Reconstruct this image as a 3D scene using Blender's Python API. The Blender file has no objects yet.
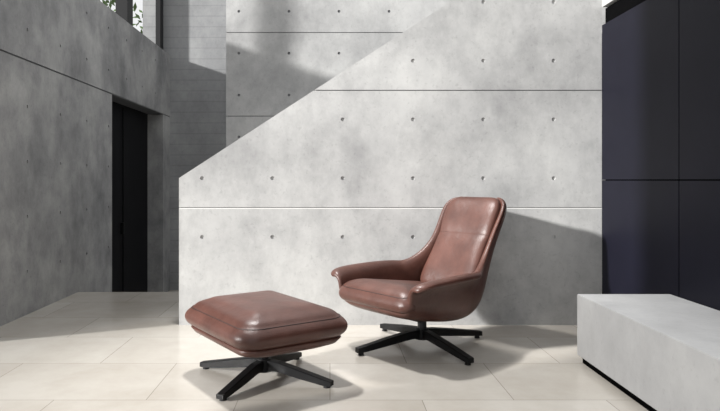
import bpy, bmesh, math, random
from mathutils import Vector, Matrix
random.seed(3)
S=bpy.context.scene
S.view_settings.view_transform='Standard'
COL=S.collection

def srgb(r,g,b):
    f=lambda c:(c/255/12.92) if c/255<=0.04045 else ((c/255+0.055)/1.055)**2.4
    return (f(r),f(g),f(b),1)

# ---------------------------------------------------------------- materials
def newmat(name):
    m=bpy.data.materials.new(name); m.use_nodes=True
    nt=m.node_tree; b=nt.nodes['Principled BSDF']
    return m,nt,b
def N(nt,t,**k):
    n=nt.nodes.new(t)
    for a,v in k.items(): setattr(n,a,v)
    return n
def coords(nt,scale=(1,1,1)):
    g=N(nt,'ShaderNodeNewGeometry'); mp=N(nt,'ShaderNodeMapping')
    mp.inputs['Scale'].default_value=scale
    nt.links.new(g.outputs['Position'],mp.inputs['Vector']); return mp.outputs['Vector']
def noise(nt,vec,scale,detail=6,rough=.6):
    n=N(nt,'ShaderNodeTexNoise'); n.inputs['Scale'].default_value=scale
    n.inputs['Detail'].default_value=detail; n.inputs['Roughness'].default_value=rough
    nt.links.new(vec,n.inputs['Vector']); return n.outputs['Fac']
def ramp(nt,fac,stops):
    r=N(nt,'ShaderNodeValToRGB')
    while len(r.color_ramp.elements)<len(stops): r.color_ramp.elements.new(.5)
    for e,(p,c) in zip(r.color_ramp.elements,stops): e.position=p; e.color=c
    nt.links.new(fac,r.inputs['Fac']); return r.outputs['Color']
def mixc(nt,a,b,fac,mode='MIX'):
    m=N(nt,'ShaderNodeMix',data_type='RGBA',blend_type=mode)
    if isinstance(fac,float): m.inputs[0].default_value=fac
    else: nt.links.new(fac,m.inputs[0])
    for s,v in ((m.inputs[6],a),(m.inputs[7],b)):
        if isinstance(v,tuple): s.default_value=v
        else: nt.links.new(v,s)
    return m.outputs[2]
def bump(nt,b,h,strength,dist=.01):
    bp=N(nt,'ShaderNodeBump'); bp.inputs['Strength'].default_value=strength
    bp.inputs['Distance'].default_value=dist
    nt.links.new(h,bp.inputs['Height']); nt.links.new(bp.outputs['Normal'],b.inputs['Normal'])

def concrete(name,base,dark,light,board=False,contrast=1.):
    m,nt,b=newmat(name); v=coords(nt)
    n1=noise(nt,v,1.3,8,.66)
    c=ramp(nt,n1,[(.32,dark),(.5,base),(.68,light)])
    v2=coords(nt,(1.0,1.0,.6)); n2=noise(nt,v2,3.2,9,.8)
    c2=ramp(nt,n2,[(.34,(.74,.74,.745,1)),(.56,(1,1,1,1))])
    c=mixc(nt,c,c2,min(1.,.6*contrast),'MULTIPLY')
    n3=noise(nt,v,38,3,.6)
    c3=ramp(nt,n3,[(.30,(.66,.66,.66,1)),(.40,(1,1,1,1))])
    c=mixc(nt,c,c3,min(1.,.3*contrast),'MULTIPLY')
    h=noise(nt,v,20,5,.6)
    if board:
        w=N(nt,'ShaderNodeTexWave',wave_type='BANDS',bands_direction='Z')
        w.inputs['Scale'].default_value=1.9; w.inputs['Distortion'].default_value=.15
        nt.links.new(v,w.inputs['Vector'])
        cw=ramp(nt,w.outputs['Fac'],[(.0,(.78,.78,.78,1)),(.05,(1,1,1,1))])
        c=mixc(nt,c,cw,.6,'MULTIPLY')
    nt.links.new(c,b.inputs['Base Color'])
    b.inputs['Roughness'].default_value=.6; b.inputs['Specular IOR Level'].default_value=.3
    bump(nt,b,h,.06,.01)
    return m
M_wall=concrete('concrete_light',srgb(184,184,183),srgb(160,160,160),srgb(201,201,199),contrast=1.2)
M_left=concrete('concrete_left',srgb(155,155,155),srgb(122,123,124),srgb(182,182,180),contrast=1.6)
M_board=concrete('concrete_boarded',srgb(156,157,158),srgb(142,143,144),srgb(170,171,171),board=True)
M_bench=concrete('concrete_bench',srgb(194,194,194),srgb(182,182,182),srgb(206,206,205),contrast=.7)
M_gap,nt,b=newmat('concrete_joint'); b.inputs['Base Color'].default_value=srgb(110,111,113); b.inputs['Roughness'].default_value=.9
M_lit_lip,nt,b=newmat('painted_lit_lip'); b.inputs['Base Color'].default_value=srgb(230,230,227); b.inputs['Roughness'].default_value=.8  # near-white colour paints in the light caught by the panel lip

def floor_mat():
    m,nt,b=newmat('limestone_tiles'); v=coords(nt)
    br=N(nt,'ShaderNodeTexBrick'); br.offset=.5
    br.inputs['Color1'].default_value=srgb(200,195,187); br.inputs['Color2'].default_value=srgb(189,183,174)
    br.inputs['Mortar'].default_value=srgb(150,145,136); br.inputs['Scale'].default_value=1
    br.inputs['Mortar Size'].default_value=.0022; br.inputs['Brick Width'].default_value=.92; br.inputs['Row Height'].default_value=.62
    nt.links.new(v,br.inputs['Vector'])
    n=noise(nt,v,2.6,8,.68); c2=ramp(nt,n,[(.32,(.86,.845,.82,1)),(.62,(1,1,1,1))])
    c=mixc(nt,br.outputs['Color'],c2,.9,'MULTIPLY')
    nt.links.new(c,b.inputs['Base Color'])
    r=noise(nt,v,3,2); rr=N(nt,'ShaderNodeMapRange'); rr.inputs[3].default_value=.15; rr.inputs[4].default_value=.26
    nt.links.new(r,rr.inputs[0]); nt.links.new(rr.outputs[0],b.inputs['Roughness'])
    b.inputs['Specular IOR Level'].default_value=.5
    return m
M_floor=floor_mat()
def leather():
    m,nt,b=newmat('brown_leather')
    tc=N(nt,'ShaderNodeTexCoord'); v=tc.outputs['Object']
    n=noise(nt,v,5,5,.6)
    c=ramp(nt,n,[(.3,srgb(68,41,34)),(.5,srgb(81,51,43)),(.72,srgb(94,60,51))])
    nt.links.new(c,b.inputs['Base Color'])
    vo=N(nt,'ShaderNodeTexVoronoi'); vo.inputs['Scale'].default_value=170; nt.links.new(v,vo.inputs['Vector'])
    w=noise(nt,v,8,3,.5)
    ad=N(nt,'ShaderNodeMath',operation='MULTIPLY_ADD'); ad.inputs[1].default_value=.10
    nt.links.new(vo.outputs['Distance'],ad.inputs[0]); nt.links.new(w,ad.inputs[2])
    bump(nt,b,ad.outputs[0],.35,.014)
    b.inputs['Roughness'].default_value=.38; b.inputs['Specular IOR Level'].default_value=.5
    return m
M_leather=leather()
def simple(name,c,r=.5,metal=0.,spec=.5):
    m,nt,b=newmat(name); v=coords(nt); n=noise(nt,v,8,4)
    a=tuple(x*.9 for x in c[:3])+(1,); d=tuple(min(1,x*1.1) for x in c[:3])+(1,)
    nt.links.new(ramp(nt,n,[(.3,a),(.7,d)]),b.inputs['Base Color'])
    b.inputs['Roughness'].default_value=r; b.inputs['Metallic'].default_value=metal; b.inputs['Specular IOR Level'].default_value=spec
    return m
M_seam=simple('leather_seam',srgb(50,31,26),.5)
M_black=simple('black_metal',srgb(10,10,12),.5,0,.25)
M_steel=simple('brushed_steel',srgb(50,50,52),.3,1.)
M_panel=simple('navy_panel',srgb(20,20,31),.5,0,.15)
M_dark=simple('dark_door',srgb(13,13,17),.6,0,.15)
M_frame=simple('window_frame_black',srgb(12,12,14),.5)
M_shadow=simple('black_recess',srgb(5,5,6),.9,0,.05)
M_leaf=simple('foliage',srgb(82,104,62),.7)
M_bark=simple('bark',srgb(90,82,74),.8)
M_ground=simple('gravel_ground',srgb(150,146,138),.9)

# ---------------------------------------------------------------- helpers
def obj(name,me,mat=None,parent=None,smooth=False):
    o=bpy.data.objects.new(name,me); COL.objects.link(o)
    if mat: me.materials.append(mat)
    if parent: o.parent=parent
    if smooth:
        for p in me.polygons: p.use_smooth=True
    return o
def from_bm(name,bm,**k):
    bmesh.ops.recalc_face_normals(bm,faces=bm.faces)
    me=bpy.data.meshes.new(name); bm.to_mesh(me); bm.free(); return obj(name,me,**k)
def add_box(bm,x0,x1,y0,y1,z0,z1):
    vs=[bm.verts.new((x,y,z)) for x in (x0,x1) for y in (y0,y1) for z in (z0,z1)]
    for f in ((0,1,3,2),(4,6,7,5),(0,4,5,1),(2,3,7,6),(0,2,6,4),(1,5,7,3)): bm.faces.new([vs[i] for i in f])
def add_prism(bm,poly,a,b):
    A=[bm.verts.new((p[0],a,p[1])) for p in poly]; B=[bm.verts.new((p[0],b,p[1])) for p in poly]
    n=len(poly); bm.faces.new(A); bm.faces.new(B[::-1])
    for i in range(n): bm.faces.new([A[i],B[i],B[(i+1)%n],A[(i+1)%n]])
def cutholes(o,centers,axis,r=.015,depth=.010):
    bm=bmesh.new()
    for c in centers:
        mt=Matrix.Translation(c)@(Matrix.Rotation(math.pi/2,4,'X') if axis=='Y' else Matrix.Rotation(math.pi/2,4,'Y'))
        bmesh.ops.create_cone(bm,cap_ends=True,segments=16,radius1=r,radius2=r,depth=depth*2,matrix=mt)
    bmesh.ops.recalc_face_normals(bm,faces=bm.faces)
    me=bpy.data.meshes.new('cut'); bm.to_mesh(me); bm.free()
    c=bpy.data.objects.new('cut',me); COL.objects.link(c)
    md=o.modifiers.new('tie_holes','BOOLEAN'); md.object=c; md.operation='DIFFERENCE'; md.solver='EXACT'
    dg=bpy.context.evaluated_depsgraph_get(); dg.update()
    nm=bpy.data.meshes.new_from_object(o.evaluated_get(dg)); o.modifiers.clear(); o.data=nm
    bpy.data.objects.remove(c)

# ---------------------------------------------------------------- room shell
WY=4.70; G=.0035
XL,XR=-1.145,2.06; SL=.65; Z0=1.115
def zs(x): return Z0+SL*(x-XL)
def xs(z): return XL+(z-Z0)/SL
bm=bmesh.new()
add_prism(bm,[(XL,0),(XR,0),(XR,.89-.008),(XL,.89-.008)],WY,WY+.2)
add_prism(bm,[(XL,.89+G),(XR,.89+G),(XR,1.78-G),(xs(1.78-G),1.78-G),(XL,Z0)],WY,WY+.2)
add_prism(bm,[(xs(1.78+G),1.78+G),(XR,1.78+G),(XR,2.67-G),(xs(2.67-G),2.67-G)],WY,WY+.2)
add_prism(bm,[(xs(2.67+G),2.67+G),(XR,2.67+G),(XR,zs(XR))],WY,WY+.2)
fw=from_bm('wall_front',bm,mat=M_wall)
hs=[]
for i in range(6):
    x=-.97+.533*i
    for k in range(6):
        z=.668+.4455*k
        if z<zs(x)-.08 : hs.append((x,WY,z))
cutholes(fw,hs,'Y')
bm=bmesh.new()
add_prism(bm,[(XL+.01,.01),(XR,.01),(XR,zs(XR)-.02),(XL+.01,Z0-.02)],WY+.012,WY+.19)
j=from_bm('wall_front_joints',bm,mat=M_gap); j.parent=fw
bm=bmesh.new(); add_box(bm,XL,XR,WY+.001,WY+.05,.882,.8885)  # pale strip painted as the lit upper edge of the lower panel
j=from_bm('wall_front_lit_lip',bm,mat=M_lit_lip); j.parent=fw

SY=6.6
bm=bmesh.new()
for a,b_ in ((-.6,.89),(.89,1.78),(1.78,2.67),(2.67,3.56),(3.56,4.6)):
    add_box(bm,-1.106,3.4,SY,SY+.2,a+.004,b_-.004)
sw=from_bm('wall_stair',bm,mat=M_wall)
cutholes(sw,[(-.97+.533*i,SY,.668+.4455*k) for i in range(8) for k in range(7)],'Y')
bm=bmesh.new(); add_box(bm,-1.09,3.4,SY+.008,SY+.19,-.6,4.58)
j=from_bm('wall_stair_joints',bm,mat=M_gap); j.parent=sw
bm=bmesh.new(); add_box(bm,-2.9,3.4,9.6,9.8,-.62,4.6); from_bm('wall_back',bm,mat=M_board)

LX=-2.475; TH=.23
LY0=4.12
bm=bmesh.new()
add_box(bm,LX-TH,LX,LY0,7.04,-.62,2.07)
add_box(bm,LX-TH,LX,LY0,9.6,2.085,3.03)
add_box(bm,LX-TH,LX,9.19,9.6,-.62,2.07)
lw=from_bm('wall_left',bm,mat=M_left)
cutholes(lw,[(LX,4.45+.62*i,z) for i in range(5) for z in (.35,.8,1.25,1.7)if 4.45+.62*i<7] +[(LX,4.45+.62*i,z) for i in range(9) if 4.45+.62*i<9.4 for z in (2.33,2.8)],'X')
bm=bmesh.new(); add_box(bm,LX-TH+.01,LX-.012,LY0+.01,7.03,.01,3.02); add_box(bm,LX-TH+.01,LX-.012,7.0,9.59,2.075,3.02)
j=from_bm('wall_left_joints',bm,mat=M_gap); j.parent=lw
bm=bmesh.new(); add_box(bm,-2.76,-2.71,7.04,9.25,-.6,2.12)
d=from_bm('door_1',bm,mat=M_dark)
bm=bmesh.new(); add_box(bm,-2.71,-2.695,8.1,8.112,-.58,2.05); add_box(bm,-2.71,-2.67,8.02,8.05,.4,.55)
h=from_bm('door_leaf_gap_and_pull',bm,mat=M_black,parent=d)
# clerestory window
bm=bmesh.new()
add_box(bm,-2.72,-2.60,LY0,9.6,3.032,3.06)
add_box(bm,-2.72,-2.48,LY0,9.6,4.4,4.6)
for y0,y1 in ((5.6,5.72),(7.95,8.18)):
    add_box(bm,-2.75,-2.60,y0,y1,3.06,4.4)
add_box(bm,-2.65,-2.58,9.42,9.6,3.06,4.4)
from_bm('window_1',bm,mat=M_frame)
bm=bmesh.new(); add_box(bm,LX-TH,LX,-1.5,1.97,0,4.6); from_bm('sun_blocker_left',bm,mat=M_left)  # added out of view to keep the sun off bench and foreground floor

bm=bmesh.new()
ys=[4.695,3.66,2.62,1.58,.54,-.5,-1.5]
for a,b_ in zip(ys,ys[1:]):
    for z0,z1 in ((.03,1.1),(1.1,2.275)):
        add_box(bm,2.06,2.085,b_+.0045,a-.0045 if a<4.69 else a,z0+.004,z1-.004)
pw=from_bm('wall_right_panelling',bm,mat=M_panel)
bm=bmesh.new(); add_box(bm,2.088,2.3,-1.5,WY,0,2.40); r=from_bm('panel_backing',bm,mat=M_shadow,parent=pw)
bm=bmesh.new(); add_box(bm,2.062,2.3,-1.5,WY,2.41,4.6); from_bm('wall_right',bm,mat=M_wall)

bm=bmesh.new(); add_box(bm,-4.5,3.4,-1.5,6.09,-.15,0); from_bm('floor',bm,mat=M_floor)
bm=bmesh.new()
add_box(bm,-2.475,-1.106,6.09,6.4,-.6,-.15); add_box(bm,-2.475,-1.106,6.4,6.7,-.6,-.3); add_box(bm,-2.475,-1.106,6.7,7.0,-.6,-.45)
from_bm('steps_down',bm,mat=M_floor)
bm=bmesh.new(); add_box(bm,-2.9,3.4,6.0,9.6,-.75,-.605); from_bm('floor_lower',bm,mat=M_floor)
bm=bmesh.new(); add_box(bm,-40,40,-30,60,-.9,-.76); from_bm('ground',bm,mat=M_ground)
bm=bmesh.new()
for i in range(14):
    x=-1.05+.27*i; add_box(bm,x,x+.27,WY+.21,SY-.005,max(0.002,.1755*(i-1)),.1755*(i+1))
from_bm('staircase',bm,mat=M_wall)

def tree(name,loc,h,nl=1300):
    t=bpy.data.objects.new(name,None); COL.objects.link(t); t.location=loc
    bm=bmesh.new()
    def limb(p,q,r0,r1):
        p,q=Vector(p),Vector(q); d=(q-p); m=Matrix.Translation((p+q)/2)@d.to_track_quat('Z','Y').to_matrix().to_4x4()
        bmesh.ops.create_cone(bm,cap_ends=True,segments=8,radius1=r0,radius2=r1,depth=d.length,matrix=m)
    limb((0,0,0),(0,0,h*.6),.1,.05); tips=[]
    for i in range(9):
        a=i*2.4; z=h*(.42+.05*i); q=(math.cos(a)*1.1,math.sin(a)*1.1,z+.9)
        limb((0,0,min(z,h*.6)),q,.03,.012); tips.append(q)
    from_bm('trunk',bm,mat=M_bark,parent=t)
    bm=bmesh.new()
    for i in range(nl):
        c=Vector(random.choice(tips))+Vector((random.gauss(0,.42),random.gauss(0,.42),random.gauss(0,.38)))
        u=Vector((random.gauss(0,1),random.gauss(0,1),random.gauss(0,1))).normalized(); v=u.orthogonal().normalized()
        s=random.uniform(.04,.07)
        bm.faces.new([bm.verts.new(c+u*s*1.6),bm.verts.new(c+v*s*.7),bm.verts.new(c-u*s*1.6),bm.verts.new(c-v*s*.7)])
    from_bm('leaves',bm,mat=M_leaf,parent=t)
tree('garden_tree',(-4.5,13.4,-.76),5.5,1100)
tree('garden_tree.001',(-6.2,13.6,-.76),5.6,1300)

bm=bmesh.new(); add_box(bm,1.493,2.055,.9,3.747,.045,.411)
bmesh.ops.bevel(bm,geom=bm.edges[:],offset=.003,segments=2,affect='EDGES')
bn=from_bm('concrete_bench',bm,mat=M_bench)
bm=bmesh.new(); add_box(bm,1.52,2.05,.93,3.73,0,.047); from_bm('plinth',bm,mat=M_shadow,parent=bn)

# ---------------------------------------------------------------- furniture helpers
def rr_ring(a,b,r,n=7):
    r=min(r,a*.99,b*.99); pts=[]
    for cx,cy,s in ((a-r,b-r,0),(-(a-r),b-r,90),(-(a-r),-(b-r),180),(a-r,-(b-r),270)):
        for k in range(n):
            t=math.radians(s+90*k/(n-1)); pts.append((cx+r*math.cos(t),cy+r*math.sin(t)))
    return pts
def loft(bm,rings,cap=True):
    R=[[bm.verts.new(p) for p in ring] for ring in rings]; n=len(R[0])
    for a,b_ in zip(R,R[1:]):
        for i in range(n): bm.faces.new([a[i],a[(i+1)%n],b_[(i+1)%n],b_[i]])
    if cap: bm.faces.new(R[0][::-1]); bm.faces.new(R[-1])
def piping(name,pts,parent,r=.0032,cyc=True,mat=None):
    cu=bpy.data.curves.new(name,'CURVE'); cu.dimensions='3D'; cu.bevel_depth=r; cu.bevel_resolution=2
    sp=cu.splines.new('POLY'); sp.points.add(len(pts)-1); sp.use_cyclic_u=cyc
    for k,p in enumerate(pts): sp.points[k].co=(*p,1)
    cu.materials.append(mat or M_leather); co=bpy.data.objects.new(name,cu); COL.objects.link(co); co.parent=parent
def cushion(name,a,b,z0,z1,r,crown,warp,parent,puff=.008):
    hz=z1-z0; bm=bmesh.new(); rings=[]
    prof=[(-.10,.0),(-.035,.02),(-.006,.09),(puff*.7,.24),(puff,.42),(puff*.9,.56),(puff*.45,.70),(-puff*.1,.80),(-puff*.5,.87),(-.027,.95),(-.05,1.03),(-.08,1.09)]
    m=min(a,b)
    def ring(ins,z):
        return [(x,y,z) for x,y in rr_ring(a+ins,b+ins,max(.012,r+ins*.6))]
    rings.append(ring(-m*.93,z0))
    for ins,t in prof: rings.append(ring(max(ins,-m*.9),z0+hz*t))
    for q in (.38,.5,.65,.8,.95):
        rings.append(ring(-m*q,z1+hz*.06+crown*(1-(1-q)**2.2)))
    rings=[[warp(Vector(p)) for p in rg] for rg in rings]
    loft(bm,rings)
    o=from_bm(name,bm,mat=M_leather,parent=parent,smooth=True)
    s=o.modifiers.new('sub','SUBSURF'); s.levels=1; s.render_levels=2
    piping(name+'_seam',[warp(Vector(p)) for p in ring(-puff*.1-.0008,z0+hz*.80)],parent,r=.0026,mat=M_seam)
    return o
def starbase(parent,R,ang0,hub_z,top_z,w=.05):
    bm=bmesh.new()
    for k in range(4):
        t=ang0+k*math.pi/2; c,s=math.cos(t),math.sin(t)
        rings=[]
        for r_,zt,zb,hw in ((.02,hub_z,hub_z-.055,w*.5),(.10,hub_z-.004,hub_z-.055,w*.5),(R*.55,hub_z-.030,hub_z-.075,w*.5),(R*.9,hub_z-.060,hub_z-.095,w*.48),(R,hub_z-.068,hub_z-.099,w*.44)):
            zb=max(zb,.012)
            chf=.004
            prof=[(-hw,zb),(hw,zb),(hw,zt-chf),(hw-chf,zt),(-hw+chf,zt),(-hw,zt-chf)]
            rings.append([(r_*c-y*s,r_*s+y*c,z) for y,z in prof])
        loft(bm,rings)
        bmesh.ops.create_cone(bm,cap_ends=True,segments=20,radius1=.019,radius2=.016,depth=.016,matrix=Matrix.Translation(((R-.03)*c,(R-.03)*s,.008)))
    bmesh.ops.create_cone(bm,cap_ends=True,segments=32,radius1=.05,radius2=.042,depth=.07,matrix=Matrix.Translation((0,0,hub_z-.03)))
    from_bm('star_base',bm,mat=M_black,parent=parent)
    bm=bmesh.new()
    bmesh.ops.create_cone(bm,cap_ends=True,segments=28,radius1=.03,radius2=.03,depth=top_z-hub_z,matrix=Matrix.Translation((0,0,(top_z+hub_z)/2)))
    from_bm('swivel_column',bm,mat=M_steel,parent=parent)
    bm=bmesh.new(); add_box(bm,-.11,.11,-.09,.09,top_z-.022,top_z+.012)
    bmesh.ops.bevel(bm,geom=bm.edges[:],offset=.008,segments=2,affect='EDGES')
    from_bm('mounting_plate',bm,mat=M_black,parent=parent)

# ---------------------------------------------------------------- lounge chair
TH_C=math.radians(38)
ch=bpy.data.objects.new('lounge_chair',None); COL.objects.link(ch)
ch.location=(.61,4.11,0); ch.rotation_euler=(0,0,math.pi+TH_C)
ST=[ # x,z,nx,nz,w,h,fl
(.440,.322,.10,1,.305,.138,.070),
(.408,.284,.05,1,.320,.216,.108),
(.21,.242,0,1,.322,.266,.104),
(.02,.212,0,1,.315,.303,.092),
(-.13,.206,.06,1,.302,.306,.080),
(-.25,.248,.38,.92,.288,.278,.062),
(-.335,.345,.56,.83,.264,.218,.045),
(-.392,.455,.60,.80,.240,.155,.032),
(-.452,.58,.68,.73,.226,.108,.022),
(-.510,.71,.80,.60,.228,.084,.016),
(-.555,.81,.88,.48,.238,.072,.012),
(-.586,.88,.92,.4,.238,.062,.010),
(-.604,.925,.93,.35,.221,.050,.006),
(-.613,.950,.93,.3,.186,.038,.004),
(-.616,.960,.93,.3,.132,.028,.002)]
sec=[(0,0),(.35,0),(.70,.01),(.88,.07),(.98,.25),(1.02,.52),(1.04,.80)]
bm=bmesh.new(); rows=[]
for (x,z,nx,nz,w,h,fl) in ST:
    L=math.hypot(nx,nz); nx/=L; nz/=L
    half=[(w*a,h*b_) for a,b_ in sec]+[(w*1.06+fl*.25,h*.97),(w*1.06+fl*.65,h*1.01),(w*1.06+fl,h*.92)]
    full=[(-y,q) for y,q in half[:0:-1]]+half
    rows.append([bm.verts.new((x+nx*q,y,z+nz*q)) for y,q in full])
for a,b_ in zip(rows,rows[1:]):
    for i in range(len(a)-1): bm.faces.new([a[i],a[i+1],b_[i+1],b_[i]])
sh=from_bm('shell',bm,mat=M_leather,parent=ch,smooth=True)
md=sh.modifiers.new('sol','SOLIDIFY'); md.thickness=.036; md.offset=0
md=sh.modifiers.new('sub','SUBSURF'); md.levels=2; md.render_levels=2
def warp_seat(p):
    x=p.x; k=1+.10*(x/.33)
    z=p.z+.13*x
    z-=.015*max(0,(x-.24)/.1)**2
    return Vector((x+.105,p.y*k,z))
cushion('seat_cushion',.355,.287,.275,.408,.07,.018,warp_seat,ch,puff=.022)
# back pad
bm=bmesh.new(); rings=[]
BP=[(-.19,.36,.20,.010),(-.205,.375,.235,.040),(-.245,.44,.240,.062),(-.307,.54,.227,.068),(-.364,.635,.222,.066),(-.399,.694,.223,.060),(-.412,.714,.223,.049),(-.422,.732,.225,.060),(-.456,.80,.233,.068),(-.497,.88,.235,.064),(-.521,.93,.224,.054),(-.540,.965,.194,.038),(-.550,.980,.15,.016)]
for (x,z,w,t) in BP:
    ring=[]
    for k in range(28):
        a=2*math.pi*k/28; ca,sa=math.cos(a),math.sin(a)
        y=w*math.copysign(abs(ca)**.55,ca); q=t*math.copysign(abs(sa)**.8,sa)
        q+=.45*y*y
        ring.append((x-.042+q*.93,y,z-.006+q*.36))
    rings.append(ring)
loft(bm,rings)
bp=from_bm('back_cushion',bm,mat=M_leather,parent=ch,smooth=True)
md=bp.modifiers.new('sub','SUBSURF'); md.levels=1; md.render_levels=2
pts=[]
for k in range(21):
    a=math.pi*k/20; ca,sa=math.cos(a),math.sin(a)
    y=.222*math.copysign(abs(ca)**.55,ca); q=.051*abs(sa)**.8+.45*y*y
    pts.append((-.412-.042+q*.93,y,.708+q*.36))
piping('headrest_seam',pts,ch,r=.0020,cyc=False,mat=M_seam)
starbase(ch,.495,math.radians(27)-(math.pi+TH_C),.115,.205)

# ---------------------------------------------------------------- ottoman
TH_O=math.radians(34)
ot=bpy.data.objects.new('ottoman',None); COL.objects.link(ot)
ot.location=(-.37,3.455,0); ot.rotation_euler=(0,0,math.pi+TH_O)
idw=lambda p:p
cushion('ottoman_cushion',.305,.385,.255,.401,.10,.032,idw,ot,puff=.034)
bm=bmesh.new(); rings=[]
for a_,b__,z in ((.03,.04,.196),(.14,.19,.198),(.235,.31,.210),(.285,.365,.234),(.303,.383,.260),(.297,.377,.268),(.2,.27,.268)):
    rings.append([(x,y,z) for x,y in rr_ring(a_,b__,min(.09,a_*.8))])
loft(bm,rings)
from_bm('ottoman_shell',bm,mat=M_leather,parent=ot,smooth=True)
starbase(ot,.42,math.radians(-25)-(math.pi+TH_O),.105,.200,w=.048)

# ---------------------------------------------------------------- lights
w=bpy.data.worlds.new('world'); S.world=w; w.use_nodes=True
bg=w.node_tree.nodes['Background']; bg.inputs['Color'].default_value=(.975,.985,1,1); bg.inputs['Strength'].default_value=.92
sl=bpy.data.lights.new('sun','SUN'); sl.energy=6.4; sl.angle=math.radians(2.5); sl.color=(1,.985,.965)
so=bpy.data.objects.new('sun',sl); COL.objects.link(so)
so.rotation_euler=Vector((.89,.40,-.30)).to_track_quat('-Z','Y').to_euler(); so.location=(-5,0,4)
al=bpy.data.lights.new('added_floor_spot','SPOT'); al.energy=780; al.spot_size=math.radians(66); al.spot_blend=.9; al.shadow_soft_size=.16; al.color=(1,.99,.975)  # added overhead spot without a fixture, brightens floor and deepens furniture shadows
ao=bpy.data.objects.new('added_floor_spot',al); COL.objects.link(ao); ao.location=(-.9,4.45,4.4)
ao.rotation_euler=(Vector((.25,3.45,0))-Vector(ao.location)).to_track_quat('-Z','Y').to_euler()

# ---------------------------------------------------------------- camera
cd=bpy.data.cameras.new('camera'); cam=bpy.data.objects.new('camera',cd); COL.objects.link(cam)
cam.location=(0,0,1.1); cam.rotation_euler=(math.pi/2,0,0)
cd.sensor_width=36; cd.lens=31; cd.shift_x=30/720; cd.shift_y=-25.5/720
S.camera=cam
